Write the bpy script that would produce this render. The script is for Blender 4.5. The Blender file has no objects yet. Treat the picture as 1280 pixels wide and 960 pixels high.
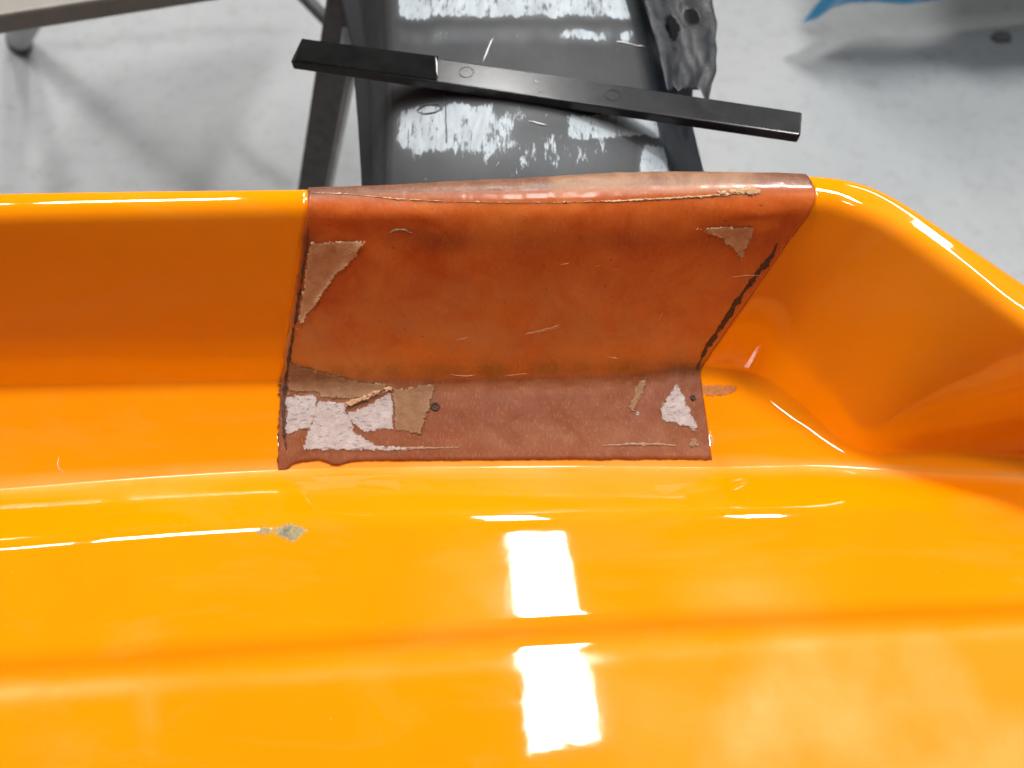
import bpy, bmesh, math, random
import numpy as np
from mathutils import Vector, Matrix, noise
from mathutils.bvhtree import BVHTree
from mathutils.geometry import delaunay_2d_cdt

random.seed(7)
scene = bpy.context.scene
COL = scene.collection
R = math.radians

# ------------------------------------------------------------------ camera
F_PX = 985.0
PITCH = R(65)
CAM = Vector((0, 0, 1.35))
cd = bpy.data.cameras.new('camera'); cam = bpy.data.objects.new('camera', cd); COL.objects.link(cam)
cam.location = CAM; cam.rotation_euler = (R(90) - PITCH, 0, 0)
cd.sensor_width = 36; cd.lens = F_PX / 1280 * 36
cd.clip_start = 0.02; cd.clip_end = 60
cd.dof.use_dof = True; cd.dof.focus_distance = 0.53; cd.dof.aperture_fstop = 5.0
scene.camera = cam

# ------------------------------------------------------------------ world and lamps (workshop ceiling lamps and added fill rows)
w = bpy.data.worlds.new('World'); scene.world = w; w.use_nodes = True
bg = w.node_tree.nodes['Background']
bg.inputs[0].default_value = (0.92, 0.96, 1.0, 1); bg.inputs[1].default_value = 0.032

def ceiling_or_fill_lamp(x, y, sx, sy, watts, z=3.1, rz=0.0):
    l = bpy.data.lights.new('ceiling_or_fill_lamp', 'AREA'); l.shape = 'RECTANGLE'; l.size = sx; l.size_y = sy
    l.energy = watts; l.color = (1.0, 0.985, 0.96)
    o = bpy.data.objects.new('ceiling_or_fill_lamp', l); COL.objects.link(o); o.location = (x, y, z); o.rotation_euler = (0, 0, rz)
    return o
LAMP_W = 19
ceiling_or_fill_lamp(0.125, 0.45, 0.215, 0.88, LAMP_W, rz=R(6))
for lx, ly, sx, sy, wt in ((-1.32, 1.35, .65, .30, 42), (0.98, 1.35, .22, .30, 62), (-0.05, 2.3, .26, 1.0, 52), (-2.0, 1.22, .5, .14, 12),
                            (2.8, 2.3, .3, 4.2, 100), (-3.0, 1.6, .3, 4.6, 46), (0.3, 4.8, .3, 2.4, 34)):  # long rows added as fill light, clear of the visible reflections
    ceiling_or_fill_lamp(lx, ly, sx, sy, wt, rz=R(6))
scene.cycles.diffuse_bounces = 8; scene.cycles.max_bounces = 12

scene.view_settings.view_transform = 'Standard'
scene.view_settings.look = 'None'
scene.view_settings.exposure = -0.06
scene.view_settings.gamma = 1.0

# ------------------------------------------------------------------ helpers
_r = Vector((1, 0, 0)); _f = Vector((0, math.cos(PITCH), -math.sin(PITCH))); _u = Vector((0, math.sin(PITCH), math.cos(PITCH)))
def ray(px, py): return _r * ((px - 640) / F_PX) + _u * ((480 - py) / F_PX) + _f
def at(px, py, z):
    d = ray(px, py); return CAM + d * ((z - CAM.z) / d.z)
def pix(p):
    q = Vector(p) - CAM; d = q.dot(_f)
    return 640 + q.dot(_r) / d * F_PX, 480 - q.dot(_u) / d * F_PX

def nz(x, y, z=0.0): return noise.noise(Vector((x, y, z)))
def sstep(a, b, x):
    t = min(1, max(0, (x - a) / (b - a))) if b != a else float(x > a)
    return t * t * (3 - 2 * t)
def box01(px, py, x0, x1, y0, y1, s=8):
    return sstep(x0 - s, x0 + s, px) * (1 - sstep(x1 - s, x1 + s, px)) * sstep(y0 - s, y0 + s, py) * (1 - sstep(y1 - s, y1 + s, py))

def link(name, me, mat, parent=None, smooth=True):
    if mat: me.materials.append(mat)
    if smooth:
        for p in me.polygons: p.use_smooth = True
    o = bpy.data.objects.new(name, me); COL.objects.link(o)
    if parent:
        o.parent = parent
        o.matrix_parent_inverse = Matrix.Translation(parent.location).inverted()
    return o
def mesh(name, verts, faces, mat, parent=None, smooth=True, attrs=None):
    me = bpy.data.meshes.new(name); me.from_pydata([tuple(v) for v in verts], [], faces); me.update()
    if attrs:
        for k, vals in attrs.items():
            a = me.attributes.new(k, 'FLOAT', 'POINT'); a.data.foreach_set('value', [float(v) for v in vals])
    return link(name, me, mat, parent, smooth)
def empty(name, loc):
    o = bpy.data.objects.new(name, None); COL.objects.link(o); o.location = loc; o.empty_display_size = 0.05
    return o
def tag(o, label, cat, group=None):
    o['label'] = label; o['category'] = cat
    if group: o['group'] = group
    return o
def solid(o, t, off=-1):
    m = o.modifiers.new('thick', 'SOLIDIFY'); m.thickness = t; m.offset = off; return o
def grid_faces(nc, nr, keep=None):
    fs = []
    for i in range(nc - 1):
        for j in range(nr - 1):
            if keep is None or keep(i, j):
                a = i * nr + j
                fs.append((a, a + 1, a + nr + 1, a + nr))
    return fs
def tube_mesh(pts, rad, n=10):
    pts = [Vector(p) for p in pts]; V = []; Fc = []
    for k, p in enumerate(pts):
        t = (pts[min(k + 1, len(pts) - 1)] - pts[max(k - 1, 0)]).normalized()
        a = t.cross(Vector((0.13, 0.2, 1))).normalized(); b = t.cross(a)
        rr = rad[k] if isinstance(rad, (list, tuple)) else rad
        for i in range(n):
            th = 2 * math.pi * i / n; V.append(p + (a * math.cos(th) + b * math.sin(th)) * rr)
    for k in range(len(pts) - 1):
        for i in range(n):
            Fc.append((k * n + i, k * n + (i + 1) % n, (k + 1) * n + (i + 1) % n, (k + 1) * n + i))
    Fc.append(tuple(range(n - 1, -1, -1))); Fc.append(tuple((len(pts) - 1) * n + i for i in range(n)))
    return V, Fc
def bevel_hull(name, corners8, mat, parent=None, width=0.002, seg=2):
    """corners8: 4 bottom then 4 top points, same winding"""
    bm = bmesh.new(); vs = [bm.verts.new(c) for c in corners8]
    n = len(vs) // 2
    bm.faces.new(vs[:n][::-1]); bm.faces.new(vs[n:])
    for i in range(n): bm.faces.new((vs[i], vs[(i + 1) % n], vs[n + (i + 1) % n], vs[n + i]))
    bmesh.ops.recalc_face_normals(bm, faces=bm.faces)
    bmesh.ops.bevel(bm, geom=list(bm.edges), offset=width, segments=seg, affect='EDGES', profile=0.6)
    me = bpy.data.meshes.new(name); bm.to_mesh(me); bm.free()
    return link(name, me, mat, parent, False)

# ------------------------------------------------------------------ materials
class NT:
    def __init__(s, name):
        s.m = bpy.data.materials.new(name); s.m.use_nodes = True; s.t = s.m.node_tree; s.b = s.t.nodes['Principled BSDF']
        s.out = s.t.nodes['Material Output']
        s.co = s.t.nodes.new('ShaderNodeTexCoord').outputs['Object']
    def set(s, **k):
        for a, v in k.items():
            i = s.b.inputs[a.replace('_', ' ')]
            if hasattr(v, 'is_output'): s.t.links.new(v, i)
            else: i.default_value = (v + (1,)) if isinstance(v, tuple) and len(v) == 3 else v
    def noise(s, scale, detail=4, rough=0.55, dist=0, vec=None, stretch=None):
        n = s.t.nodes.new('ShaderNodeTexNoise'); n.inputs['Scale'].default_value = scale; n.inputs['Detail'].default_value = detail
        n.inputs['Roughness'].default_value = rough; n.inputs['Distortion'].default_value = dist
        v = vec or s.co
        if stretch:
            mp = s.t.nodes.new('ShaderNodeMapping'); mp.inputs['Scale'].default_value = stretch; s.t.links.new(v, mp.inputs[0]); v = mp.outputs[0]
        s.t.links.new(v, n.inputs['Vector']); return n.outputs['Fac']
    def ramp(s, fac, stops):
        r = s.t.nodes.new('ShaderNodeValToRGB'); e = r.color_ramp.elements
        while len(e) < len(stops): e.new(0.5)
        for k, (p, c) in enumerate(stops):
            e[k].position = p; e[k].color = (c, c, c, 1) if isinstance(c, (int, float)) else c + (1,)
        s.t.links.new(fac, r.inputs[0]); return r.outputs[0]
    def mix(s, fac, a, b, mode='MIX'):
        n = s.t.nodes.new('ShaderNodeMix'); n.data_type = 'RGBA'; n.blend_type = mode
        for i, v in ((0, fac), (6, a), (7, b)):
            if hasattr(v, 'is_output'): s.t.links.new(v, n.inputs[i])
            else: n.inputs[i].default_value = (v + (1,)) if isinstance(v, tuple) else v
        return n.outputs[2]
    def math(s, op, a, b=0.0, clamp=True):
        n = s.t.nodes.new('ShaderNodeMath'); n.operation = op; n.use_clamp = clamp
        for i, v in ((0, a), (1, b)):
            if hasattr(v, 'is_output'): s.t.links.new(v, n.inputs[i])
            else: n.inputs[i].default_value = v
        return n.outputs[0]
    def attr(s, name):
        n = s.t.nodes.new('ShaderNodeAttribute'); n.attribute_name = name; return n.outputs['Fac']
    def bump(s, h, strength, dist=0.001, normal=None, target='Normal'):
        n = s.t.nodes.new('ShaderNodeBump'); n.inputs['Strength'].default_value = strength; n.inputs['Distance'].default_value = dist
        s.t.links.new(h, n.inputs['Height'])
        if normal: s.t.links.new(normal, n.inputs['Normal'])
        if target: s.t.links.new(n.outputs[0], s.b.inputs[target])
        return n.outputs[0]

def mat_paint():
    m = NT('yellow_gelcoat')
    dust_pale = m.attr('dust_pale'); n1 = m.noise(15, 3, 0.5, 0.0); n2 = m.noise(160, 3, 0.6); n4 = m.noise(45, 5, 0.65, 0.5)
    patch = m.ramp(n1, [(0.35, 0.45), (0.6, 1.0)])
    d = m.math('MULTIPLY', m.math('MULTIPLY', dust_pale, patch), m.ramp(n4, [(0.3, 0.75), (0.6, 1.0)]))
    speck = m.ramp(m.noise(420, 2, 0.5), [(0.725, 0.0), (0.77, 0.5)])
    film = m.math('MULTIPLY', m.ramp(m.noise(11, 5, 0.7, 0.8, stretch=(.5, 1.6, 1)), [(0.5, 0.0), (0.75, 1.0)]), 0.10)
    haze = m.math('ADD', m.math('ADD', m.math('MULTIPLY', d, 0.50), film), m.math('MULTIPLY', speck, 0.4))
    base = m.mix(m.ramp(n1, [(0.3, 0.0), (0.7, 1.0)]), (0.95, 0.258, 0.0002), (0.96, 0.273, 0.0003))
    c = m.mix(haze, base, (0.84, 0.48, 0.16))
    m.set(Base_Color=c, Roughness=0.42, Coat_Weight=1.0, Coat_IOR=1.85)
    m.b.inputs['Specular IOR Level'].default_value = 0.0
    scr = m.ramp(m.noise(90, 4, 0.7, 0.0, stretch=(0.12, 2.2, 1)), [(0.55, 0.0), (0.75, 1.0)])
    rg = m.math('ADD', m.math('MULTIPLY', d, 0.16), m.math('ADD', m.math('MULTIPLY', n2, 0.02), 0.022))
    m.set(Coat_Roughness=m.math('ADD', rg, m.math('MULTIPLY', scr, 0.03)))
    b1 = m.bump(m.noise(9, 2, 0.4), 0.10, 0.004, target=None)
    m.bump(m.noise(70, 2, 0.5), 0.035, 0.001, b1, target='Coat Normal')
    return m.m
def mat_patch():
    m = NT('brown_laminate')
    haze = m.attr('haze'); amber = m.attr('amber')
    n1 = m.noise(38, 6, 0.62, 1.0); n2 = m.noise(520, 4, 0.7); fib = m.noise(24, 5, 0.62, 0.8); weave = m.noise(900, 2, 0.6, stretch=(1, .25, .25))
    c = m.mix(m.ramp(n1, [(0.32, 0.0), (0.68, 1.0)]), (0.125, 0.043, 0.021), (0.195, 0.078, 0.041))
    ca = m.mix(m.ramp(fib, [(0.34, 0.0), (0.66, 1.0)]), (0.54, 0.074, 0.003), (0.66, 0.145, 0.016))
    c = m.mix(amber, c, ca)
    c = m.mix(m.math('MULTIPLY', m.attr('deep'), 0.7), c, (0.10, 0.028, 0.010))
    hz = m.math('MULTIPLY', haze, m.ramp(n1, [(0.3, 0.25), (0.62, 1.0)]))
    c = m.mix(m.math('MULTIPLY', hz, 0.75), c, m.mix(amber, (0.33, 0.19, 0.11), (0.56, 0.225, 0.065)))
    sp = m.ramp(n2, [(0.60, 0.0), (0.74, 0.32)])
    c = m.mix(sp, c, (0.55, 0.30, 0.16))
    c = m.mix(m.ramp(weave, [(0.55, 0.0), (0.70, 0.24)]), c, (0.55, 0.24, 0.10))
    c = m.mix(m.ramp(m.noise(330, 3, 0.6), [(0.66, 0.0), (0.74, 0.5)]), c, (0.07, 0.02, 0.01))
    m.set(Base_Color=c, Roughness=m.ramp(n1, [(0.3, 0.34), (0.7, 0.52)]), Coat_Weight=m.math('ADD', m.math('MULTIPLY', amber, 0.7), 0.04), Coat_Roughness=0.17, Coat_IOR=1.6)
    m.b.inputs['Specular IOR Level'].default_value = 0.35
    nb = m.bump(n2, 0.25, 0.0005, target=None)
    m.bump(fib, 0.05, 0.0012, nb)
    return m.m
def mat_scrap(name, c1, c2, tear, k=0.8, pits=0.25):
    m = NT(name); e = m.attr('edge'); n = m.noise(150, 5, 0.65, 0.3); f = m.noise(900, 2, 0.6)
    c = m.mix(m.ramp(n, [(0.3, 0.0), (0.7, 1.0)]), c1, c2)
    c = m.mix(m.ramp(f, [(0.6, 0.0), (0.7, 0.5)]), c, tuple(v * .45 for v in c1))
    c = m.mix(m.math('MULTIPLY', e, k), c, tear)
    pit = m.ramp(m.noise(330, 3, 0.65, 0.4, stretch=(.55, 1.5, 1.5)), [(0.56, 0.0), (0.64, pits)])
    c = m.mix(pit, c, tuple(v * .5 for v in c1))
    al = m.math('SUBTRACT', m.noise(480, 4, 0.7), m.math('MULTIPLY', e, 0.42))
    m.set(Base_Color=c, Roughness=0.6, Alpha=m.ramp(al, [(0.16, 0.0), (0.24, 1.0)])); m.b.inputs['Specular IOR Level'].default_value = 0.3
    nb = m.bump(f, 0.7, 0.0004, target=None); m.bump(n, 0.5, 0.0010, nb); return m.m
def mat_simple(name, c1, c2, scale, rough, bump=0.0, bdist=0.001, stretch=None, metal=0.0, coat=0.0, detail=5, spec=0.5):
    m = NT(name); n = m.noise(scale, detail, 0.6, 0.4, stretch=stretch)
    m.set(Base_Color=m.mix(m.ramp(n, [(0.3, 0.0), (0.7, 1.0)]), c1, c2), Roughness=rough, Metallic=metal, Coat_Weight=coat); m.b.inputs['Specular IOR Level'].default_value = spec
    if bump: m.bump(m.noise(scale * 4, 4, 0.6, stretch=stretch), bump, bdist)
    return m.m
def mat_floor():
    m = NT('workshop_floor')
    stain_shadow = m.attr('stain_shadow')
    n1 = m.noise(3.2, 6, 0.6, 0.5); n2 = m.noise(26, 5, 0.65); n3 = m.noise(90, 3, 0.5)
    c = m.mix(m.ramp(n1, [(0.3, 0.0), (0.7, 1.0)]), (0.315, 0.325, 0.331), (0.35, 0.359, 0.363))
    c = m.mix(m.ramp(n2, [(0.50, 0.0), (0.75, 0.6)]), c, (0.235, 0.238, 0.235))
    c = m.mix(m.ramp(m.noise(34, 3, 0.6), [(0.70, 0.0), (0.77, 0.55)]), c, (0.11, 0.11, 0.11))
    c = m.mix(m.math('MULTIPLY', stain_shadow, 0.55), c, (0.09, 0.09, 0.09))
    m.set(Base_Color=c, Roughness=m.ramp(n2, [(0.3, 0.32), (0.7, 0.55)])); m.bump(n3, 0.08, 0.002)
    return m.m
def mat_mould():
    m = NT('grey_mould')
    sm = m.attr('smear'); dark = m.attr('dark')
    n1 = m.noise(30, 6, 0.7, 0.8, stretch=(1.7, 0.5, 1)); n2 = m.noise(240, 3, 0.6); n3 = m.noise(75, 3, 0.6, 0.2, stretch=(1.0, 0.4, 1))
    c = m.mix(m.ramp(m.noise(14, 4), [(0.3, 0.0), (0.7, 1.0)]), (0.026, 0.027, 0.030), (0.045, 0.045, 0.046))
    c = m.mix(dark, c, (0.012, 0.013, 0.015))
    brk = m.ramp(n3, [(0.36, 0.0), (0.44, 1.0)])
    brk = m.noise(240, 5, 0.75, 0.3, stretch=(1.0, 0.22, 1)); big = m.noise(40, 3, 0.6, 0.2, stretch=(1.6, .6, 1))
    k = m.math('ADD', m.math('MULTIPLY', sm, 0.40), m.math('ADD', m.math('MULTIPLY', brk, 0.75), m.math('MULTIPLY', big, 0.55)), clamp=False)
    k = m.math('MULTIPLY', m.ramp(k, [(0.93, 0.0), (1.06, 1.0)]), m.ramp(n1, [(0.3, 0.5), (0.6, 1.0)]))
    c = m.mix(m.math('MULTIPLY', sm, 0.30), c, (0.22, 0.24, 0.26))
    c = m.mix(k, c, (0.36, 0.40, 0.43))
    sp = m.ramp(n2, [(0.72, 0.0), (0.78, 0.4)])
    c = m.mix(sp, c, (0.4, 0.42, 0.44))
    m.set(Base_Color=c, Roughness=m.ramp(n1, [(0.3, 0.55), (0.7, 0.7)])); m.b.inputs['Specular IOR Level'].default_value = 0.3; m.bump(n3, 0.05, 0.001)
    return m.m

M_PAINT = mat_paint(); M_PATCH = mat_patch(); M_FLOOR = mat_floor(); M_MOULD = mat_mould()
M_TAN = mat_scrap('tan_paper', (0.46, 0.21, 0.09), (0.54, 0.28, 0.14), (0.66, 0.44, 0.26))
M_WHITE = mat_scrap('white_paper', (0.42, 0.33, 0.30), (0.56, 0.48, 0.46), (0.46, 0.30, 0.22), 0.5, 0.75)
M_OLIVE = mat_scrap('dull_paper', (0.25, 0.115, 0.052), (0.32, 0.165, 0.085), (0.40, 0.24, 0.13), 0.6)
M_TORN = mat_simple('torn_edge', (0.42, 0.23, 0.11), (0.60, 0.38, 0.22), 260, 0.6, 0.5, 0.0005, spec=.3)
M_TORN_DULL = mat_simple('torn_edge_dull', (0.30, 0.17, 0.10), (0.40, 0.25, 0.16), 260, 0.6, 0.5, 0.0005, spec=.3)
M_DARK_EDGE = mat_simple('dark_edge', (0.035, 0.016, 0.010), (0.09, 0.035, 0.018), 300, 0.5, 0.6, 0.0006)
M_FIBRE = mat_simple('pale_fibre', (0.55, 0.36, 0.18), (0.75, 0.6, 0.4), 200, 0.4)
M_GLASSF = mat_simple('white_fibre', (0.6, 0.62, 0.64), (0.8, 0.8, 0.8), 200, 0.4)
M_SMEAR = mat_scrap('resin_smear', (0.40, 0.13, 0.03), (0.52, 0.20, 0.06), (0.7, 0.22, 0.03), .8)
M_CHIP = mat_scrap('bare_chip', (0.10, 0.11, 0.09), (0.42, 0.32, 0.14), (0.6, 0.33, 0.06), .8)
M_BLACK = mat_simple('black_plastic', (0.012, 0.012, 0.013), (0.026, 0.026, 0.028), 40, 0.22, 0.1, 0.0004, spec=.35)
M_TAPE = mat_simple('black_tape', (0.006, 0.006, 0.006), (0.011, 0.011, 0.011), 40, 0.9, 0.1, 0.0005, spec=.0)
M_STEEL = mat_simple('dark_painted_steel', (0.055, 0.056, 0.058), (0.10, 0.10, 0.105), 60, 0.5, 0.3, 0.001)
M_TUBE = mat_simple('grey_painted_tube', (0.20, 0.205, 0.21), (0.30, 0.30, 0.305), 60, 0.45, 0.2, 0.001)
M_RUB = mat_simple('rubber_foot', (0.09, 0.09, 0.09), (0.14, 0.14, 0.14), 60, 0.7)
M_TABLE = mat_simple('beige_tabletop', (0.19, 0.175, 0.15), (0.23, 0.21, 0.185), 30, 0.5, 0.2, 0.001)
M_BLUE = mat_simple('blue_plastic_sheet', (0.005, 0.36, 0.75), (0.01, 0.45, 0.85), 20, 0.3, 0.2, 0.002, coat=0.3)
M_FILM = mat_simple('torn_black_film', (0.009, 0.009, 0.010), (0.034, 0.036, 0.040), 60, 0.42, 0.4, 0.002, spec=.35)
M_BENCH = mat_simple('bench_board', (0.20, 0.19, 0.18), (0.28, 0.27, 0.25), 20, 0.6)

# ------------------------------------------------------------------ floor
g = 90; V = []; ST = []
xs = np.concatenate([np.linspace(-8, -2.2, 8), np.linspace(-2.1, 2.3, 120), np.linspace(2.4, 8, 8)])
ys = np.concatenate([np.linspace(-5, 0.3, 6), np.linspace(0.4, 2.6, 90), np.linspace(2.8, 9, 8)])
for x in xs:
    for y in ys:
        V.append((x, y, 0)); px, py = pix((x, y, 0)); s = 0
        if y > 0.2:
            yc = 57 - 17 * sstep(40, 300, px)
            s = 0.42 * math.exp(-((py - yc) / 6) ** 2) * sstep(40, 70, px) * (1 - sstep(340, 390, px))  # faint shadow of a bar painted into the floor colour
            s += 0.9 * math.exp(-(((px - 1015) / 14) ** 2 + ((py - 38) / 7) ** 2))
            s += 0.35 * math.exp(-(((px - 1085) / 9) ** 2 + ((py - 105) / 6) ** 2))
        ST.append(s)
flo = mesh('floor', V, [f[::-1] for f in grid_faces(len(xs), len(ys))], M_FLOOR, smooth=False, attrs={'stain_shadow': ST})
flo['kind'] = 'structure'

# ------------------------------------------------------------------ the shell: a surface S(u, v) through control rows
U = [-700, -250, 0, 190, 352, 620, 800, 888, 955, 1025, 1085, 1180, 1400, 1700]
PL, PR = 352, 888
zr = 0.945
ROW = {
 1: [(-700, 262, zr), (-250, 243, zr), (0, 236, zr), (200, 233, zr), (388, 231, zr), (640, 219, zr), (850, 210, zr), (1004, 213, zr), (1062, 219, zr), (1118, 240, .943), (1194, 289, .938), (1285, 350, .929), (1500, 482, .914), (1850, 640, .905)],
 2: [(-700, 296, zr), (-250, 275, zr), (0, 266, zr), (200, 261, zr), (388, 257, zr), (630, 258, zr), (850, 252, zr), (1022, 248, zr), (1082, 266, zr), (1134, 292, .943), (1203, 340, .938), (1280, 402, .929), (1480, 530, .914), (1800, 690, .905)],
 3: [(-700, 505, .821), (-250, 494, .821), (0, 488, .821), (195, 484, .821), (354, 481, .821), (620, 478, .821), (790, 472, .821), (873, 462, .819), (935, 474, .8095), (1000, 518, .8072), (1062, 561, .8092), (1165, 567, .8125), (1390, 578, .815), (1690, 600, .817)],
 4: [(-700, 650, .80), (-250, 628, .80), (0, 612, .80), (192, 597, .80), (350, 588, .80), (620, 584, .80), (800, 584, .80), (890, 585, .80), (958, 584, .8015), (1024, 583, .8045), (1084, 586, .8075), (1175, 592, .8095), (1395, 604, .812), (1700, 632, .813)],
 5: [(-700, 720, .830), (-250, 693, .830), (0, 676, .830), (190, 660, .830), (350, 650, .830), (620, 643, .830), (800, 638, .830), (890, 635, .830), (960, 633, .8298), (1030, 631, .829), (1090, 629, .827), (1185, 628, .8245), (1400, 630, .822), (1700, 645, .822)],
 6: [(-700, 862, .832), (-250, 836, .832), (0, 820, .832), (188, 807, .832), (346, 796, .832), (620, 779, .832), (800, 769, .832), (890, 765, .832), (960, 762, .832), (1030, 759, .832), (1090, 756, .832), (1190, 752, .832), (1405, 744, .832), (1705, 740, .832)],
 7: [(-700, 892, .8272), (-250, 866, .8272), (0, 850, .8272), (188, 836, .8272), (346, 824, .8272), (620, 806, .8272), (800, 796, .8272), (890, 791, .8272), (960, 788, .8272), (1030, 785, .8272), (1090, 782, .8272), (1190, 778, .8272), (1407, 769, .8272), (1710, 762, .8272)],
 8: [(-700, 920, .8281), (-250, 894, .8281), (0, 878, .8281), (186, 863, .8281), (345, 850, .8281), (620, 832, .8281), (800, 821, .8281), (890, 816, .8281), (960, 813, .8281), (1030, 810, .8281), (1090, 807, .8281), (1190, 803, .8281), (1410, 794, .8281), (1715, 785, .8281)],
 9: [(x0, 1240, .8281) for x0 in (-780, -290, -10, 185, 345, 620, 805, 900, 972, 1045, 1105, 1205, 1430, 1750)],
 10: [(x0, 1400, .74) for x0 in (-780, -290, -10, 185, 345, 620, 805, 900, 972, 1045, 1105, 1205, 1430, 1750)],
}
CP = {k: [at(*p) for p in v] for k, v in ROW.items()}
CP[0] = []
for p, q in zip(CP[1], CP[2]):
    o = (p - q); o.z = 0; o.normalize(); CP[0].append(p + o * 0.016 + Vector((0, 0, -0.085)))
NP = 11
TRIM = {1: .012, 2: .010, 3: .007, 4: .0009, 5: .009, 6: .006, 7: .008, 8: .009, 9: .03}
CPA = np.array([[list(p) for p in CP[k]] for k in range(NP)])          # row, station, xyz
UA = np.array(U, float)
TAN = np.zeros_like(CPA)
for i in range(len(U)):
    if i == 0: TAN[:, 0] = (CPA[:, 1] - CPA[:, 0]) / (UA[1] - UA[0])
    elif i == len(U) - 1: TAN[:, i] = (CPA[:, i] - CPA[:, i - 1]) / (UA[i] - UA[i - 1])
    else:
        h0, h1 = UA[i] - UA[i - 1], UA[i + 1] - UA[i]
        d0 = (CPA[:, i] - CPA[:, i - 1]) / h0; d1 = (CPA[:, i + 1] - CPA[:, i]) / h1
        TAN[:, i] = (d0 * h1 + d1 * h0) / (h0 + h1)
_cc = {}
def column(u):
    u = round(u, 3)
    if u in _cc: return _cc[u]
    i = int(min(len(U) - 2, max(0, np.searchsorted(UA, u, 'right') - 1))); h = UA[i + 1] - UA[i]; t = (u - UA[i]) / h
    a = CPA[:, i] * (2*t**3 - 3*t**2 + 1) + TAN[:, i] * h * (t**3 - 2*t**2 + t) + CPA[:, i+1] * (-2*t**3 + 3*t**2) + TAN[:, i+1] * h * (t**3 - t**2)
    Q = [Vector(r) for r in a]; A = [None] * NP; B = [None] * NP
    for k in range(NP):
        if k in (0, NP - 1): A[k] = B[k] = Q[k]; continue
        tr = TRIM[k]
        if k == 2: tr += .012 * sstep(352, 470, u) * (1 - sstep(800, 900, u))
        if k == 3: tr += .006 * math.exp(-((u - 1000) / 60) ** 2)
        la, lb = (Q[k-1] - Q[k]).length, (Q[k+1] - Q[k]).length
        A[k] = Q[k] + (Q[k-1] - Q[k]) * min(tr / la, .47); B[k] = Q[k] + (Q[k+1] - Q[k]) * min(tr / lb, .47)
    _cc[u] = (Q, A, B); return _cc[u]
FW = 0.2
def S(u, v):
    Q, A, B = column(u); k = int(round(v)); k = min(NP - 1, max(0, k))
    if 0 < k < NP - 1 and abs(v - k) <= FW:
        t = (v - k + FW) / (2 * FW); return A[k] * (1-t)**2 + Q[k] * (2*t*(1-t)) + B[k] * t**2
    i = int(min(NP - 2, max(0, math.floor(v)))); lo = i + (FW if i > 0 else 0); hi = i + 1 - (FW if i + 1 < NP - 1 else 0)
    t = (v - lo) / (hi - lo); return B[i] * (1-t) + A[i+1] * t
def Sn(u, v):
    e = 1.5; d = 0.02
    n = (S(u + e, v) - S(u - e, v)).cross(S(u, min(v + d, 10)) - S(u, max(v - d, 0)))
    n.normalize(); return -n
vs = []
for k in range(NP):
    if 0 < k < NP - 1: vs += list(np.linspace(k - FW, k + FW, 11))
    if k < NP - 1:
        lo = k + (FW if k else 0); hi = k + 1 - (FW if k + 1 < NP - 1 else 0); vs += list(np.linspace(lo, hi, 7))[1:-1]
vs = sorted(set([round(x, 4) for x in vs + [0, 10]]))
us = []
for i in range(len(U) - 1):
    n = 10 if U[i] < 0 else 16; us += list(np.linspace(U[i], U[i+1], n + 1))[:-1]
us += [U[-1]]
def dust_pale_at(px, py):
    d = 0.9 * sstep(905, 990, px + (py - 800) * 0.35) * sstep(770, 830, py + (px - 960) * 0.03) * (1 - 0.75 * sstep(1190, 1225, px - (py - 800) * 0.45 + 20) * (1 - sstep(880, 910, py)))  # paler, rougher area towards the lower right
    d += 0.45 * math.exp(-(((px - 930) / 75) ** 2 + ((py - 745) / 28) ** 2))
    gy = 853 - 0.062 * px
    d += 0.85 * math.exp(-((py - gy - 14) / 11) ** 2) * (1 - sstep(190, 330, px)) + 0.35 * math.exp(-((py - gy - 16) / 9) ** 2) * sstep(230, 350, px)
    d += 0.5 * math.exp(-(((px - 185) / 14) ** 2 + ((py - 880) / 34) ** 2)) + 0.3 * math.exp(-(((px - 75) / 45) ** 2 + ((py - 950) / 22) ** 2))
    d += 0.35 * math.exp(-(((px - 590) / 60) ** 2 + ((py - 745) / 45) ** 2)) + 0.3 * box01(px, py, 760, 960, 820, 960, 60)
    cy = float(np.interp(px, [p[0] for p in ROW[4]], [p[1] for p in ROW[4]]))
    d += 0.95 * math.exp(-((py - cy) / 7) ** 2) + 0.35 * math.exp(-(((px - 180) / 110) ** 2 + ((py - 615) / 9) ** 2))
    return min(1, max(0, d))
nr = len(vs); SV = []; SD = []
for u in us:
    for v in vs:
        p = S(u, v); SV.append(p); px, py = pix(p); SD.append(dust_pale_at(px, py) if v > 3.3 else 0.0)
HB = 3.62
shell_faces = grid_faces(len(us), nr, lambda i, j: not (us[i] >= PL - .01 and us[i+1] <= PR + .01 and vs[j+1] <= HB))
shell = empty('moulded_shell', at(640, 590, .80))
tag(shell, 'glossy yellow-orange moulded fibreglass shell with raised rim, ledge and grooved floor', 'moulded shell')
body = mesh('shell_body', SV, shell_faces, M_PAINT, shell, attrs={'dust_pale': SD})
solid(body, 0.003)
BV_SHELL = BVHTree.FromPolygons(SV, shell_faces)

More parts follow.
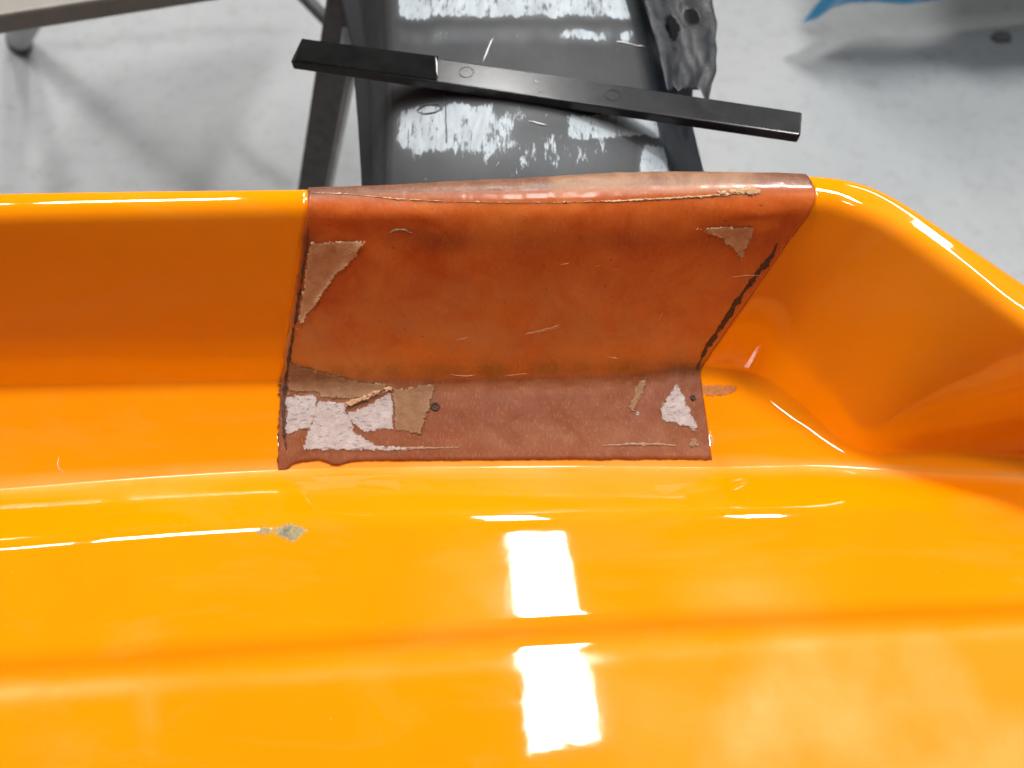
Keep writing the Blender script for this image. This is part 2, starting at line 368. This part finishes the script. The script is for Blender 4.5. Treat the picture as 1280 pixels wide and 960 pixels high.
# ------------------------------------------------------------------ repair patch filling the cut-out
def jit(a, f, amp): return amp * (nz(a * f, 3.1) + 0.6 * nz(a * f * 3.1, 8.2) + 0.4 * nz(a * f * 9, 1.7))
def uL(v):
    e = PL - 2.0 + jit(v, 5, 1.6)
    if v > 1.8: e += (-1.2 + min(1.0, jit(v, 40, 5.5))) * sstep(1.8, 2.7, v)
    return e
def uR(v): return PR + 1.0 + jit(v + 20, 4, 1.2)
def vB(u):
    b = 3.75 + jit(u, .05, 0.005) + jit(u, .4, 0.005) + 0.10 * math.exp(-((u - 352) / 14) ** 2) + 0.035 * math.exp(-((u - 425) / 14) ** 2) - 0.015 * math.exp(-((u - 405) / 12) ** 2)
    return b
vt = [v for v in np.concatenate([np.linspace(0.15, .8, 8), np.linspace(.82, 2.3, 46), np.linspace(2.35, 3.2, 30), np.linspace(3.22, 4.0, 26)])]
NU = 190
PV = []; PHZ = []; PAM = []; PDP = []
EX = [388, 440, 500, 560, 640, 700, 780, 840, 900, 945, 1020]; EY = [240, 243, 249, 252, 253, 253, 251, 248, 244, 240, 238]
def disp(u, v, px, py):
    h = 0.0
    # step where the top layer ends along the rim
    ye = float(np.interp(px, EX, EY)) + 1.2 * nz(px * .07, 2.0)
    h += 0.0004 * (1 - sstep(ye - 1.5, ye + 1.5, py))
    h += 0.0012 * nz(px * .011, py * .011) * sstep(262, 300, py) * (1 - sstep(2.6, 2.9, v))
    h += 0.0016 * math.exp(-((py - 268) / 12) ** 2) * (0.4 + nz(px * .009, 7.7))
    h += 0.0003 * nz(px * .05, py * .05) + 0.00012 * nz(px * .2, py * .2)
    return h
for i in range(NU):
    t = i / (NU - 1)
    for v0 in vt:
        ub = PL + t * (PR - PL)
        v = .15 + (v0 - .15) / (4.0 - .15) * (vB(ub) - .15)
        u = uL(v) + t * (uR(v) - uL(v))
        p = S(u, v); n = Sn(u, v); px, py = pix(p)
        PV.append(p + n * (0.0010 + disp(u, v, px, py)))
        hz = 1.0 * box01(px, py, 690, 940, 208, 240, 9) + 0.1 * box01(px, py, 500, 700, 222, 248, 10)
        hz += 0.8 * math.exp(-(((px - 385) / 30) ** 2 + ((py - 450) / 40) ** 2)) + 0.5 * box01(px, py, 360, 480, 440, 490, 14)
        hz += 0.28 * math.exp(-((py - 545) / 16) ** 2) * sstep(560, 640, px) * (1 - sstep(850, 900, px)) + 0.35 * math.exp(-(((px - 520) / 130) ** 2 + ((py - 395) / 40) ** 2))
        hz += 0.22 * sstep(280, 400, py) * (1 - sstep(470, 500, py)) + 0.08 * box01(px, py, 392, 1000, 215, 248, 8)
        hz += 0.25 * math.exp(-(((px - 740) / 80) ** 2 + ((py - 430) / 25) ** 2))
        hz += 0.45 * math.exp(-((py - 425) / 32) ** 2) * sstep(.3, .7, .5 + nz(px * .012, py * .02)) + .3 * math.exp(-(((px - 640) / 120) ** 2 + ((py - 370) / 30) ** 2))  # orange glow off the yellow floor painted into the wall as haze
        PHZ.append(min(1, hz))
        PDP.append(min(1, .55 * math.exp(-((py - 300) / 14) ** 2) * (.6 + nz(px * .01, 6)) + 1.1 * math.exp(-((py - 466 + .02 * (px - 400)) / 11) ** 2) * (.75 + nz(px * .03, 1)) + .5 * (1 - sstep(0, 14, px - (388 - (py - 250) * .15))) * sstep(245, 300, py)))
        PAM.append(sstep(1.72, 2.02, v) * (1 - 0.75 * sstep(2.72, 2.98, v)) * (1 - 0.25 * sstep(3.0, 3.2, v)) * 0.95)  # orange of light through and onto the wall put into base colour
nv = len(vt); PF = grid_faces(NU, nv)
patch = empty('repair_patch', at(620, 585, .80))
tag(patch, 'brown amber laminate repair patch with torn paper scraps filling the cut-out in the shell', 'repair patch')
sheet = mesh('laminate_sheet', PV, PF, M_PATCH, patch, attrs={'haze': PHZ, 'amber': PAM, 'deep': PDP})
solid(sheet, 0.0014)
BV_PATCH = BVHTree.FromPolygons(PV, PF)

def hit(bv, px, py):
    d = ray(px, py).normalized(); loc, n, i, dist = bv.ray_cast(CAM, d, 5)
    if loc is None: return None, None
    if n.dot(d) > 0: n = -n
    return loc, n
def rough_poly(pts, step, amp, seed):
    out = []
    for k in range(len(pts)):
        a, b = Vector(pts[k]), Vector(pts[(k+1) % len(pts)]); L = (b - a).length; n = max(1, int(L / step))
        nn = Vector((-(b-a).y, (b-a).x)).normalized()
        for i in range(n):
            q = a.lerp(b, i / n)
            if i: q += nn * amp * (nz(q.x * .11, q.y * .11, seed) + .7 * nz(q.x * .33, q.y * .33, seed + 5) + .5 * nz(q.x * .9, q.y * .9, seed + 2)) * 1.3
            out.append(q)
    return out
def scrap(name, pts, mat, bv, parent, lift=0.0007, thick=0.0005, step=3, amp=1.6, seed=0, wr=0.0004, curl=None, fade=None):
    b = rough_poly(pts, step, amp, seed); n = len(b)
    x0, x1 = min(q.x for q in b), max(q.x for q in b); y0, y1 = min(q.y for q in b), max(q.y for q in b)
    inner = []
    y = y0 + step * .5
    while y < y1:
        x = x0 + step * .5
        while x < x1: inner.append(Vector((x + random.uniform(-1, 1), y + random.uniform(-1, 1)))); x += step * 1.2
        y += step * 1.2
    co, ed, fa, *_ = delaunay_2d_cdt(b + inner, [(i, (i+1) % n) for i in range(n)], [list(range(n))], 1, 1e-4)
    Vv = []; ED = []
    for q in co:
        ED.append(1 - sstep(.5, 4.5, min((q - b[k]).length for k in range(n))))
        p, nn = hit(bv, q.x, q.y)
        if p is None: p, nn = hit(bv, q.x + 2, q.y - 3)
        if p is None: p, nn = Vv[-1] if Vv else at(q.x, q.y, .9), Vector((0, 0, 1))
        h = lift + wr * (0.5 + nz(q.x * .08, q.y * .08, seed) + .5 * nz(q.x * .3, q.y * .3, seed))
        if curl: h += curl(q.x, q.y)
        Vv.append(p + nn * h)
    fs = [tuple(f) for f in fa]
    o = mesh(name, Vv, fs, mat, parent, attrs={'edge': ED, 'fade': [fade(q.x, q.y) if fade else 0 for q in co]})
    # make the upper side face the camera
    me = o.data
    s = sum(p.normal.dot(CAM - p.center) for p in me.polygons)
    if s < 0: me.flip_normals()
    solid(o, thick); return o

sc = [
 ('paper_scrap', [(386, 304), (458, 299), (448, 318), (428, 338), (414, 352), (400, 374), (384, 396), (372, 413), (376, 370)], M_TAN),
 ('paper_scrap', [(868, 284), (905, 282), (945, 281), (937, 302), (932, 312), (926, 330), (917, 312), (897, 297)], M_TAN),
 ('white_scrap', [(357, 494), (397, 493), (397, 520), (386, 536), (356, 544)], M_WHITE),
 ('white_scrap', [(398, 500), (432, 503), (443, 538), (470, 556), (540, 561), (500, 564), (378, 563), (384, 540)], M_WHITE),
 ('white_scrap', [(432, 514), (450, 511), (491, 487), (492, 537), (456, 541), (438, 530)], M_WHITE),
 ('paper_scrap', [(491, 485), (520, 483), (546, 477), (538, 508), (527, 543), (492, 539)], M_OLIVE),
 ('paper_scrap', [(362, 452), (398, 462), (440, 474), (498, 481), (470, 492), (440, 500), (400, 498), (398, 491), (359, 490)], M_OLIVE),
 ('white_scrap', [(836, 492), (846, 475), (852, 488), (862, 510), (874, 540), (845, 531), (826, 526), (825, 508)], M_WHITE),
 ('paper_scrap', [(784, 512), (798, 476), (810, 468), (804, 492), (792, 517)], M_OLIVE),
 ('white_scrap', [(790, 516), (800, 515), (806, 522), (794, 522)], M_WHITE),
 ('paper_scrap', [(868, 545), (872, 552), (882, 560), (855, 561)], M_OLIVE),
 ('paper_scrap', [(885, 242), (922, 234), (953, 235), (950, 244)], M_TAN),
]
def curl_line(ax, ay, bx, by, reach, h):
    L = math.hypot(bx - ax, by - ay)
    def f(x, y):
        dd = abs((bx - ax) * (y - ay) - (by - ay) * (x - ax)) / L
        return h * max(0, 1 - dd / reach) ** 2 * (.6 + .8 * nz(x * .06, y * .06, 3))
    return f
CURL = {0: curl_line(458, 299, 372, 413, 12, .0028), 1: curl_line(868, 284, 926, 330, 9, .0015), 5: curl_line(546, 477, 527, 543, 9, .0016), 4: curl_line(432, 514, 491, 487, 8, .0016), 7: curl_line(846, 475, 825, 508, 6, .0012)}
for k, (nm, pts, mt) in enumerate(sc):
    scrap(nm, pts, mt, BV_PATCH, patch, seed=k * 3.3, curl=CURL.get(k), lift=0.0003 + 0.00006 * (k % 4), wr=0.00035, thick=.0003)
# curled lip of the paper
scrap('paper_curl', [(420, 505), (432, 502), (470, 488), (490, 481), (494, 487), (470, 494), (441, 509), (434, 509)], M_TAN, BV_PATCH, patch, lift=.002, wr=.001, seed=60, step=3)
# pale line of the thin layer along rim and at the foot of the patch
def strand(name, pts, rad, mat, bv, parent, lift=.0006, n=5):
    P = []
    for k in range(len(pts) - 1):
        a, b = Vector(pts[k]), Vector(pts[k+1]); m = max(1, int((b-a).length / 5))
        for i in range(m + (k == len(pts) - 2)):
            q = a.lerp(b, i / m); p, nn = hit(bv, q.x + random.uniform(-.5, .5), q.y + random.uniform(-.7, .7))
            if p is not None: P.append(p + nn * lift)
    if len(P) < 2: return None
    rr = [rad * random.uniform(.55, 1.25) for _ in P]; rr[0] = rr[-1] = rad * .2
    Vv, Fc = tube_mesh(P, rr, n); return mesh(name, Vv, Fc, mat, parent)
scrap_edges = [
 ([(392, 241), (440, 243), (500, 249), (560, 252), (640, 253), (700, 253), (780, 251), (840, 248), (900, 244), (945, 240)], [.2, .5, .8, .15, .15, .2, .9, 1.4, 1.6, .5], M_TORN),
 ([(455, 560), (500, 561), (540, 560), (575, 559)], [.4, 1.8, 1.2, .3], M_TORN_DULL),
 ([(752, 557), (790, 555), (820, 555), (846, 557)], [.3, 1.6, 1.8, .4], M_TORN_DULL),
 ([(484, 293), (492, 288), (505, 287), (516, 292)], [.2, 1.2, 1.4, .2], M_TORN_DULL)]
def ribbon(pts, ws):
    L = []; Rr = []
    for k, (x, y) in enumerate(pts):
        a = Vector(pts[max(0, k-1)]); b = Vector(pts[min(len(pts)-1, k+1)]); d = (b - a).normalized(); n = Vector((-d.y, d.x)); w_ = ws[k] if isinstance(ws, list) else ws
        L.append(tuple(Vector((x, y)) + n * w_)); Rr.append(tuple(Vector((x, y)) - n * w_))
    return L + Rr[::-1]
for k, (pp, ww, mm) in enumerate(scrap_edges): scrap('layer_edge', ribbon(pp, ww), mm, BV_PATCH, patch, lift=.0002, thick=.0002, step=3, amp=1.1, seed=70 + k, wr=.0002)
scrap('gap_shade_line', ribbon([(386, 285), (382, 320), (374, 370), (366, 420), (358, 470), (355, 500), (355, 535), (358, 562)], [.5, 1.2, 1.6, 1.6, 2, 2, 2, .6]), M_DARK_EDGE, BV_PATCH, patch, lift=.0003, step=3, amp=1.6, seed=31)  # dark strips stand in for the shaded gap along the patch edges
scrap('gap_shade_line', ribbon([(972, 304), (960, 325), (935, 357), (905, 402), (880, 440), (871, 462)], [.6, 3, 2.4, 3, 2.2, .6]), M_DARK_EDGE, BV_PATCH, patch, lift=.0001, thick=.0001, step=2.5, amp=2.4, seed=33)
for pts in ([(656, 418), (672, 413), (700, 406)], [(700, 408), (685, 412), (662, 417)], [(570, 424), (585, 421)], [(914, 345), (932, 344), (952, 344)], [(823, 400), (829, 389)],
            [(842, 395), (840, 390)], [(700, 330), (712, 329)], [(728, 331), (732, 333)], [(744, 333), (750, 332)], [(765, 337), (772, 336)],
            [(760, 445), (775, 448)], [(905, 260), (912, 258)], [(840, 540), (846, 533)], [(610, 504), (612, 506)], [(562, 467), (580, 470), (596, 468)], [(630, 469), (660, 467)]):
    strand('fibre', pts, .00014, M_FIBRE, BV_PATCH, patch)
for k in range(16):
    x = random.uniform(700, 1000); y = 212 - 3 * math.sin((x - 700) / 300 * 3) + random.uniform(0, 5)
    strand('fibre', [(x, y + 2), (x + random.uniform(4, 14), y + random.uniform(-1, 2))], .0005, M_GLASSF, BV_PATCH, patch, lift=.0012)
for (cx, cy, rh) in ((544, 508, .0026), (866, 497, .0014)):
    p, n = hit(BV_PATCH, cx, cy); a = n.orthogonal().normalized(); b = n.cross(a)
    ring = [p + n * .0004 + (a * math.cos(t) + b * math.sin(t)) * rh for t in np.linspace(0, 2 * math.pi, 14)]
    Vv, Fc = tube_mesh(ring, .0009, 6); o = mesh('screw_hole', Vv, Fc, M_DARK_EDGE, patch)
    Vv = [p + n * .0005 + (a * math.cos(t) + b * math.sin(t)) * (rh - .0002) for t in np.linspace(0, 2 * math.pi, 13)[:-1]]
    mesh('hole_disc', Vv, [tuple(range(12))], M_DARK_EDGE, o, False)  # flat dark disc in place of the hole's shaded inside
# marks on the shell itself
scrap('resin_smear', [(874, 481), (900, 480), (922, 482), (920, 490), (905, 497), (884, 496), (874, 493)], M_SMEAR, BV_SHELL, shell, lift=.00006, thick=.00005, wr=.00002, seed=2, step=3)
for pts in ([(318, 661), (330, 656), (343, 661), (336, 670), (322, 669)], [(340, 659), (350, 656), (362, 653), (378, 657), (392, 662), (378, 670), (370, 679), (356, 675), (344, 670)]):
    scrap('paint_chip', pts, M_CHIP, BV_SHELL, shell, lift=.00006, thick=.00005, wr=.00002, seed=pts[0][0], step=2, amp=1.6)
for pts in ([(74, 571), (72, 580), (74, 587), (80, 590)], [(888, 538), (890, 552), (889, 560)]):
    strand('scratch', pts, .0006, M_FIBRE, BV_SHELL, shell, lift=.0001)

# ------------------------------------------------------------------ grey mould behind, with its stand
secs = [(-120, 405, 474, 752, 830), (-60, 416, 478, 766, 845), (0, 426, 481, 782, 858), (60, 440, 483, 800, 868), (115, 444, 484, 812, 866), (150, 447, 484, 820, 864), (215, 451, 482, 838, 880), (300, 455, 480, 860, 895), (380, 458, 478, 880, 915)]
def sec(py):
    for k in range(len(secs) - 1):
        if py <= secs[k+1][0]:
            a, b = secs[k], secs[k+1]; t = (py - a[0]) / (b[0] - a[0]); return [a[i] + (b[i] - a[i]) * t for i in range(1, 5)]
    return secs[-1][1:]
ZT, ZE, ZF = .861, .836, .765
MV = []; MS = []; MD = []
pys = np.linspace(-120, 380, 170); NX = 150
for py in pys:
    l0, l1, r1, r0 = sec(py)
    PA = [(l0 + 6, .60), (l0, ZF), (l0 + (l1 - l0) * .45, ZF + .012), (l1 - 3, ZE - .012), (l1 + 6, ZE)]
    N5 = []
    for t in np.linspace(0, 1, 90)[1:-1]: N5.append((l1 + 6 + (r1 - l1 - 12) * t, ZE + (ZT - ZE) * (1 - abs(2 * t - 1) ** 2.6)))
    PB = [(r1 - 6, ZE), (r1 + 4, ZE - .012), (r1 + (r0 - r1) * .55, ZF + .02), (r0, ZF), (r0 - 4, .60)]
    def dens(P, m):
        o = []
        for k in range(len(P) - 1):
            for i in range(m): o.append(tuple(P[k][c] + (P[k+1][c] - P[k][c]) * i / m for c in (0, 1)))
        return o
    prof = dens(PA, 6) + [PA[-1]] + N5 + dens(PB, 6) + [PB[-1]]
    for (x, z) in prof:
        p = at(x, py, z); p.z += .0010 * nz(p.x * 18, p.y * 18) ; MV.append(p)
        w_ = py + 5 * nz(x * .03, py * .01)
        s = 1.0 * box01(x, w_, 497, 795, -60, 22, 5) + .75 * box01(x, w_, 500, 790, 36, 52, 6) * (0.55 + nz(x * .05, 5))
        s += .85 * box01(x, w_, 497, 612, 132, 185, 8) * (1 - .6 * sstep(150, 200, w_ + (x - 500) * .3)) + .45 * box01(x, w_, 560, 650, 125, 160, 12)
        s += 1.0 * box01(x, w_, 712, 826, 143, 172, 5) + .9 * box01(x, w_, 800, 838, 180, 225, 7) + .25 * box01(x, w_, 560, 760, 165, 215, 22)
        s += .55 * box01(x, w_, 500, 640, 150, 190, 14) + .5 * box01(x, w_, 640, 720, 130, 150, 12) + .45 * box01(x, w_, 700, 790, 36, 50, 8) + .3 * box01(x, w_, 500, 800, 150, 215, 25)
        if z < ZE - .006: s *= .15
        MS.append(min(1, max(0, s))); MD.append(1 - sstep(ZE - .010, ZE - .003, z))
npf = len(prof)
mould = empty('laminating_mould', at(640, 215, .60))
tag(mould, 'long dark grey mould with whitish wax smears and dark flanges behind the shell', 'mould')
mo = mesh('mould_body', MV, [f[::-1] for f in grid_faces(len(pys), npf)], M_MOULD, mould, attrs={'smear': MS, 'dark': MD})
BV_M = BVHTree.FromPolygons(MV, grid_faces(len(pys), npf))
# torn film hanging on the right flange
FVv = []; FFc = []
nx, ny = 34, 60
for i in range(nx):
    t = i / (nx - 1)
    for j in range(ny):
        q = j / (ny - 1); yb = 112 + 7 * nz(t * 9, 1.0) + 5 * nz(t * 23, 4.0) + 14 * sstep(.75, .9, t) * (1 - sstep(.96, 1.0, t))
        py = -90 + q * (yb + 90); l0, l1, r1, r0 = sec(py)
        xe = 880 + 16 * math.sin(math.pi * min(1, max(0, (py + 40) / 190))) + 4 * nz(py * .05, 2.0)
        x = r1 + 22 + (xe - r1 - 22) * t
        z = ZE - .004 - .022 * t + .005 * nz(t * 3.5, py * .018) + .002 * nz(t * 9, py * .05)
        FVv.append(at(x, py, z))
hole = lambda i, j: (math.hypot((i - 10) / 3.2, (j - 36) / 4.5) < 1 + .3 * nz(i, j)) or (math.hypot((i - 21) / 3.4, (j - 32) / 3.0) < 1 + .3 * nz(j, i))
film = mesh('torn_film', FVv, [f[::-1] for f in grid_faces(nx, ny, lambda i, j: not hole(i, j))], M_FILM, mould)
solid(film, .0006)
for pts in ([(604, 78), (611, 60), (616, 48)], [(606, 72), (614, 52)], [(660, 152), (672, 154), (684, 157)], [(687, 173), (687, 180)], [(770, 52), (790, 56), (806, 59)], [(500, 160), (501, 162)], [(620, 208), (624, 203)], [(660, 106), (668, 112)]):
    strand('fibre', pts, .0006, M_GLASSF, BV_M, mould, lift=.0006)
strand('wax_ridge', [(521, 139), (530, 143), (545, 141), (553, 136), (548, 131), (530, 132), (521, 139)], .0007, M_STEEL, BV_M, mould)
strand('wax_ridge', [(556, 112), (557, 140), (559, 180)], .0006, M_STEEL, BV_M, mould)

stand = empty('mould_stand', at(400, 160, 0))
tag(stand, 'dark steel stand with slanting flat leg and thin brace left of the grey mould', 'stand')
def slab(name, a, b, wv, tv, mat, parent, bev=.002):
    c = [a - wv - tv, a + wv - tv, a + wv + tv, a - wv + tv, b - wv - tv, b + wv - tv, b + wv + tv, b - wv + tv]
    return bevel_hull(name, c, mat, parent, bev)
a = at(438, -30, .74); b = at(392, 232, .40)
b2 = a + (b - a) * (a.z / (a.z - b.z)) * .999
ax = (b - a).normalized(); wv = ax.cross(Vector((.25, -.3, 1))).normalized() * .021; tv = ax.cross(wv).normalized() * .008
slab('leg', a, b2, wv, tv, M_STEEL, stand)
e1 = (a - wv * 1.12 - tv), (b2 - wv * 1.12 - tv)
slab('leg_flange', a - wv * 1.16 + Vector((0, 0, .004)), b2 - wv * 1.16 + Vector((0, 0, .004)), wv * .15, tv * 1.9, M_TUBE, stand, .001)
Vv, Fc = tube_mesh([at(340, -60, .42), at(376, -8, .40), at(425, 42, .37)], .0115, 14); mesh('brace', Vv, Fc, M_STEEL, stand)
slab('crossbar', at(428, 60, .70), at(870, 60, .70), Vector((0, .02, 0)), Vector((0, 0, .012)), M_STEEL, stand)
a2 = at(870, -30, .70); slab('leg', a2, Vector((a2.x - .04, a2.y - .02, 0)), Vector((.02, 0, 0)), Vector((0, .008, 0)), M_STEEL, stand)

# ------------------------------------------------------------------ black plastic strip lying across the mould
zs = .8705; th = .009
top = [at(363, 76, zs), at(1001, 169, zs), at(1003, 140, zs), at(548, 70, zs), at(377, 47, zs)]
strip = empty('plastic_strip', (top[0] + top[2]) / 2 - Vector((0, 0, th)))
tag(strip, 'long flat black plastic strip lying slantwise across the grey mould', 'plastic strip')
bevel_hull('strip_body', [p - Vector((0, 0, th)) for p in (top[0], top[1], top[2], top[4])] + [top[0], top[1], top[2], top[4]], M_BLACK, strip, .0016, 3)
BV_S = BVHTree.FromPolygons(top, [(0, 1, 2, 3, 4)])
scrap('black_tape', [(368, 76), (378, 49), (548, 71), (545, 82), (548, 88), (546, 101), (460, 89)], M_TAPE, BV_S, strip, lift=.0005, thick=.0004, wr=.00005, amp=.1, seed=4)
gm = NT('sheen_plastic'); gf = gm.attr('fade')  # lamp sheen on the strip as grey base colour, not assigned
gm.set(Base_Color=gm.mix(gm.math('MULTIPLY', gf, gm.ramp(gm.noise(60, 5, .6), [(.3, .7), (.7, 1.0)])), (0.018, 0.018, 0.019), (0.15, 0.15, 0.16)), Roughness=0.5)
gm.b.inputs['Specular IOR Level'].default_value = .2
M_GREY = gm.m
def gfade(x, y): return (.45 + .55 * sstep(600, 700, x)) * (1 - .55 * sstep(730, 740, x + (y - 110) * .3)) * (1 - sstep(760, 850, x))
for (cx, cy) in ((583, 90), (766, 119)):
    p = at(cx, cy, zs + .0004); Vv, Fc = tube_mesh([p + Vector((math.cos(t), math.sin(t), 0)) * .0058 for t in np.linspace(0, 2*math.pi, 22)], .0002, 6); mesh('moulded_ring', Vv, Fc, M_BLACK, strip)
for pts in ([(545, 73), (546, 84), (547, 97)], [(668, 102), (674, 105)], [(672, 114), (678, 113)]):
    strand('white_fleck', pts, .0009, M_GLASSF, BV_S, strip, lift=.001)

# ------------------------------------------------------------------ table at the left, bench with blue sheet at the right, lump
tab = empty('work_table', at(30, 56, 0)); tag(tab, 'beige topped table with grey tubular leg at the far left', 'table')
zt = .66
q0 = at(-60, 27, zt); q1 = at(115, 0, zt); back = Vector((0.15, .6, 0))
side = (q1 - q0); q1 = q0 + side * 1.9
bevel_hull('table_top', [q0 - Vector((0, 0, .028)), q1 - Vector((0, 0, .028)), q1 + back - Vector((0, 0, .028)), q0 + back - Vector((0, 0, .028)), q0, q1, q1 + back, q0 + back], M_TABLE, tab, .004)
foot = at(22, 52, .012); head = at(72, -50, .60)
Vv, Fc = tube_mesh([foot, foot.lerp(head, .5), head], .024, 16); lg = mesh('leg', Vv, Fc, M_TUBE, tab)
Vv, Fc = tube_mesh([foot - Vector((0, 0, .012)), foot + (head - foot) * .04], [.027, .027], 16); mesh('rubber_foot', Vv, Fc, M_RUB, lg)

ben = empty('work_bench', at(1250, -60, 0)); tag(ben, 'bench standing under the blue sheet at the far right', 'bench')
zb = .75
c0 = Vector((.80, 1.42, zb)); c1 = Vector((2.9, 1.36, zb)); bk = Vector((.03, 1.0, 0)); dn = Vector((0, 0, .04))
bevel_hull('bench_top', [c0 - dn, c1 - dn, c1 + bk - dn, c0 + bk - dn, c0, c1, c1 + bk, c0 + bk], M_BENCH, ben, .003)
for p in (c0 + bk * .9 + Vector((.1, 0, 0)), c1 + bk * .9 - Vector((.1, 0, 0)), c1 + bk * .45 - Vector((.1, 0, 0))):
    Vv, Fc = tube_mesh([Vector((p.x, p.y, 0)), Vector((p.x, p.y, zb - .04))], .02, 12); mesh('leg', Vv, Fc, M_STEEL, ben)
# sheet lies on the bench and hangs over its front edge nearly to the floor
BVv = []; nx, ny = 70, 60
def low(px): return .10 + .02 * nz(px * .02, 3)
for i in range(nx):
    t = i / (nx - 1); px = 1002 + 330 * t
    pyb = float(np.interp(px, [1002, 1022, 1042, 1062, 1090, 1130, 1160, 1190, 1330], [29, 23, 9, 4, 2, 5, 2, -4, -20]))
    bot = at(px, pyb, .10); topx = c0.x - .03 + (1.75 - c0.x) * t
    tp = Vector((topx, 1.40, zb + .004)); fold = .022 * math.sin(t * 34 + 2 * nz(t * 5, 1))
    for j in range(ny):
        q = j / (ny - 1)
        if q < .75:
            k = q / .75; p = bot.lerp(tp, k); p.y += (fold * (0.5 + .5 * nz(t * 8, k * 3)) + .015 * nz(t * 9, k * 5)) * sstep(0, .25, k) - .02 * math.sin(math.pi * k)
        else:
            k = (q - .75) / .25; p = tp + Vector((0, .45 * k, .003 + .008 * abs(nz(t * 7, k * 4))))
        BVv.append(p)
bs = mesh('blue_sheet', BVv, grid_faces(nx, ny), M_BLUE); solid(bs, .0008, 0)
tag(bs, 'bright blue plastic sheet with a hanging corner at the top right', 'plastic sheet')
p0 = at(1252, 48, 0)
bm = bmesh.new(); bmesh.ops.create_icosphere(bm, subdivisions=3, radius=1)
for v in bm.verts:
    f = 1 + .35 * nz(v.co.x * 1.7, v.co.y * 1.7, v.co.z * 1.7); v.co = Vector((v.co.x * .024 * f, v.co.y * .016 * f, max(-.004, v.co.z * .009 * f))) + p0 + Vector((0, 0, .004))
me = bpy.data.meshes.new('dark_lump'); bm.to_mesh(me); bm.free()
tag(link('debris_lump', me, M_RUB), 'small dark lump of debris on the floor in the shadow below the blue sheet', 'debris')
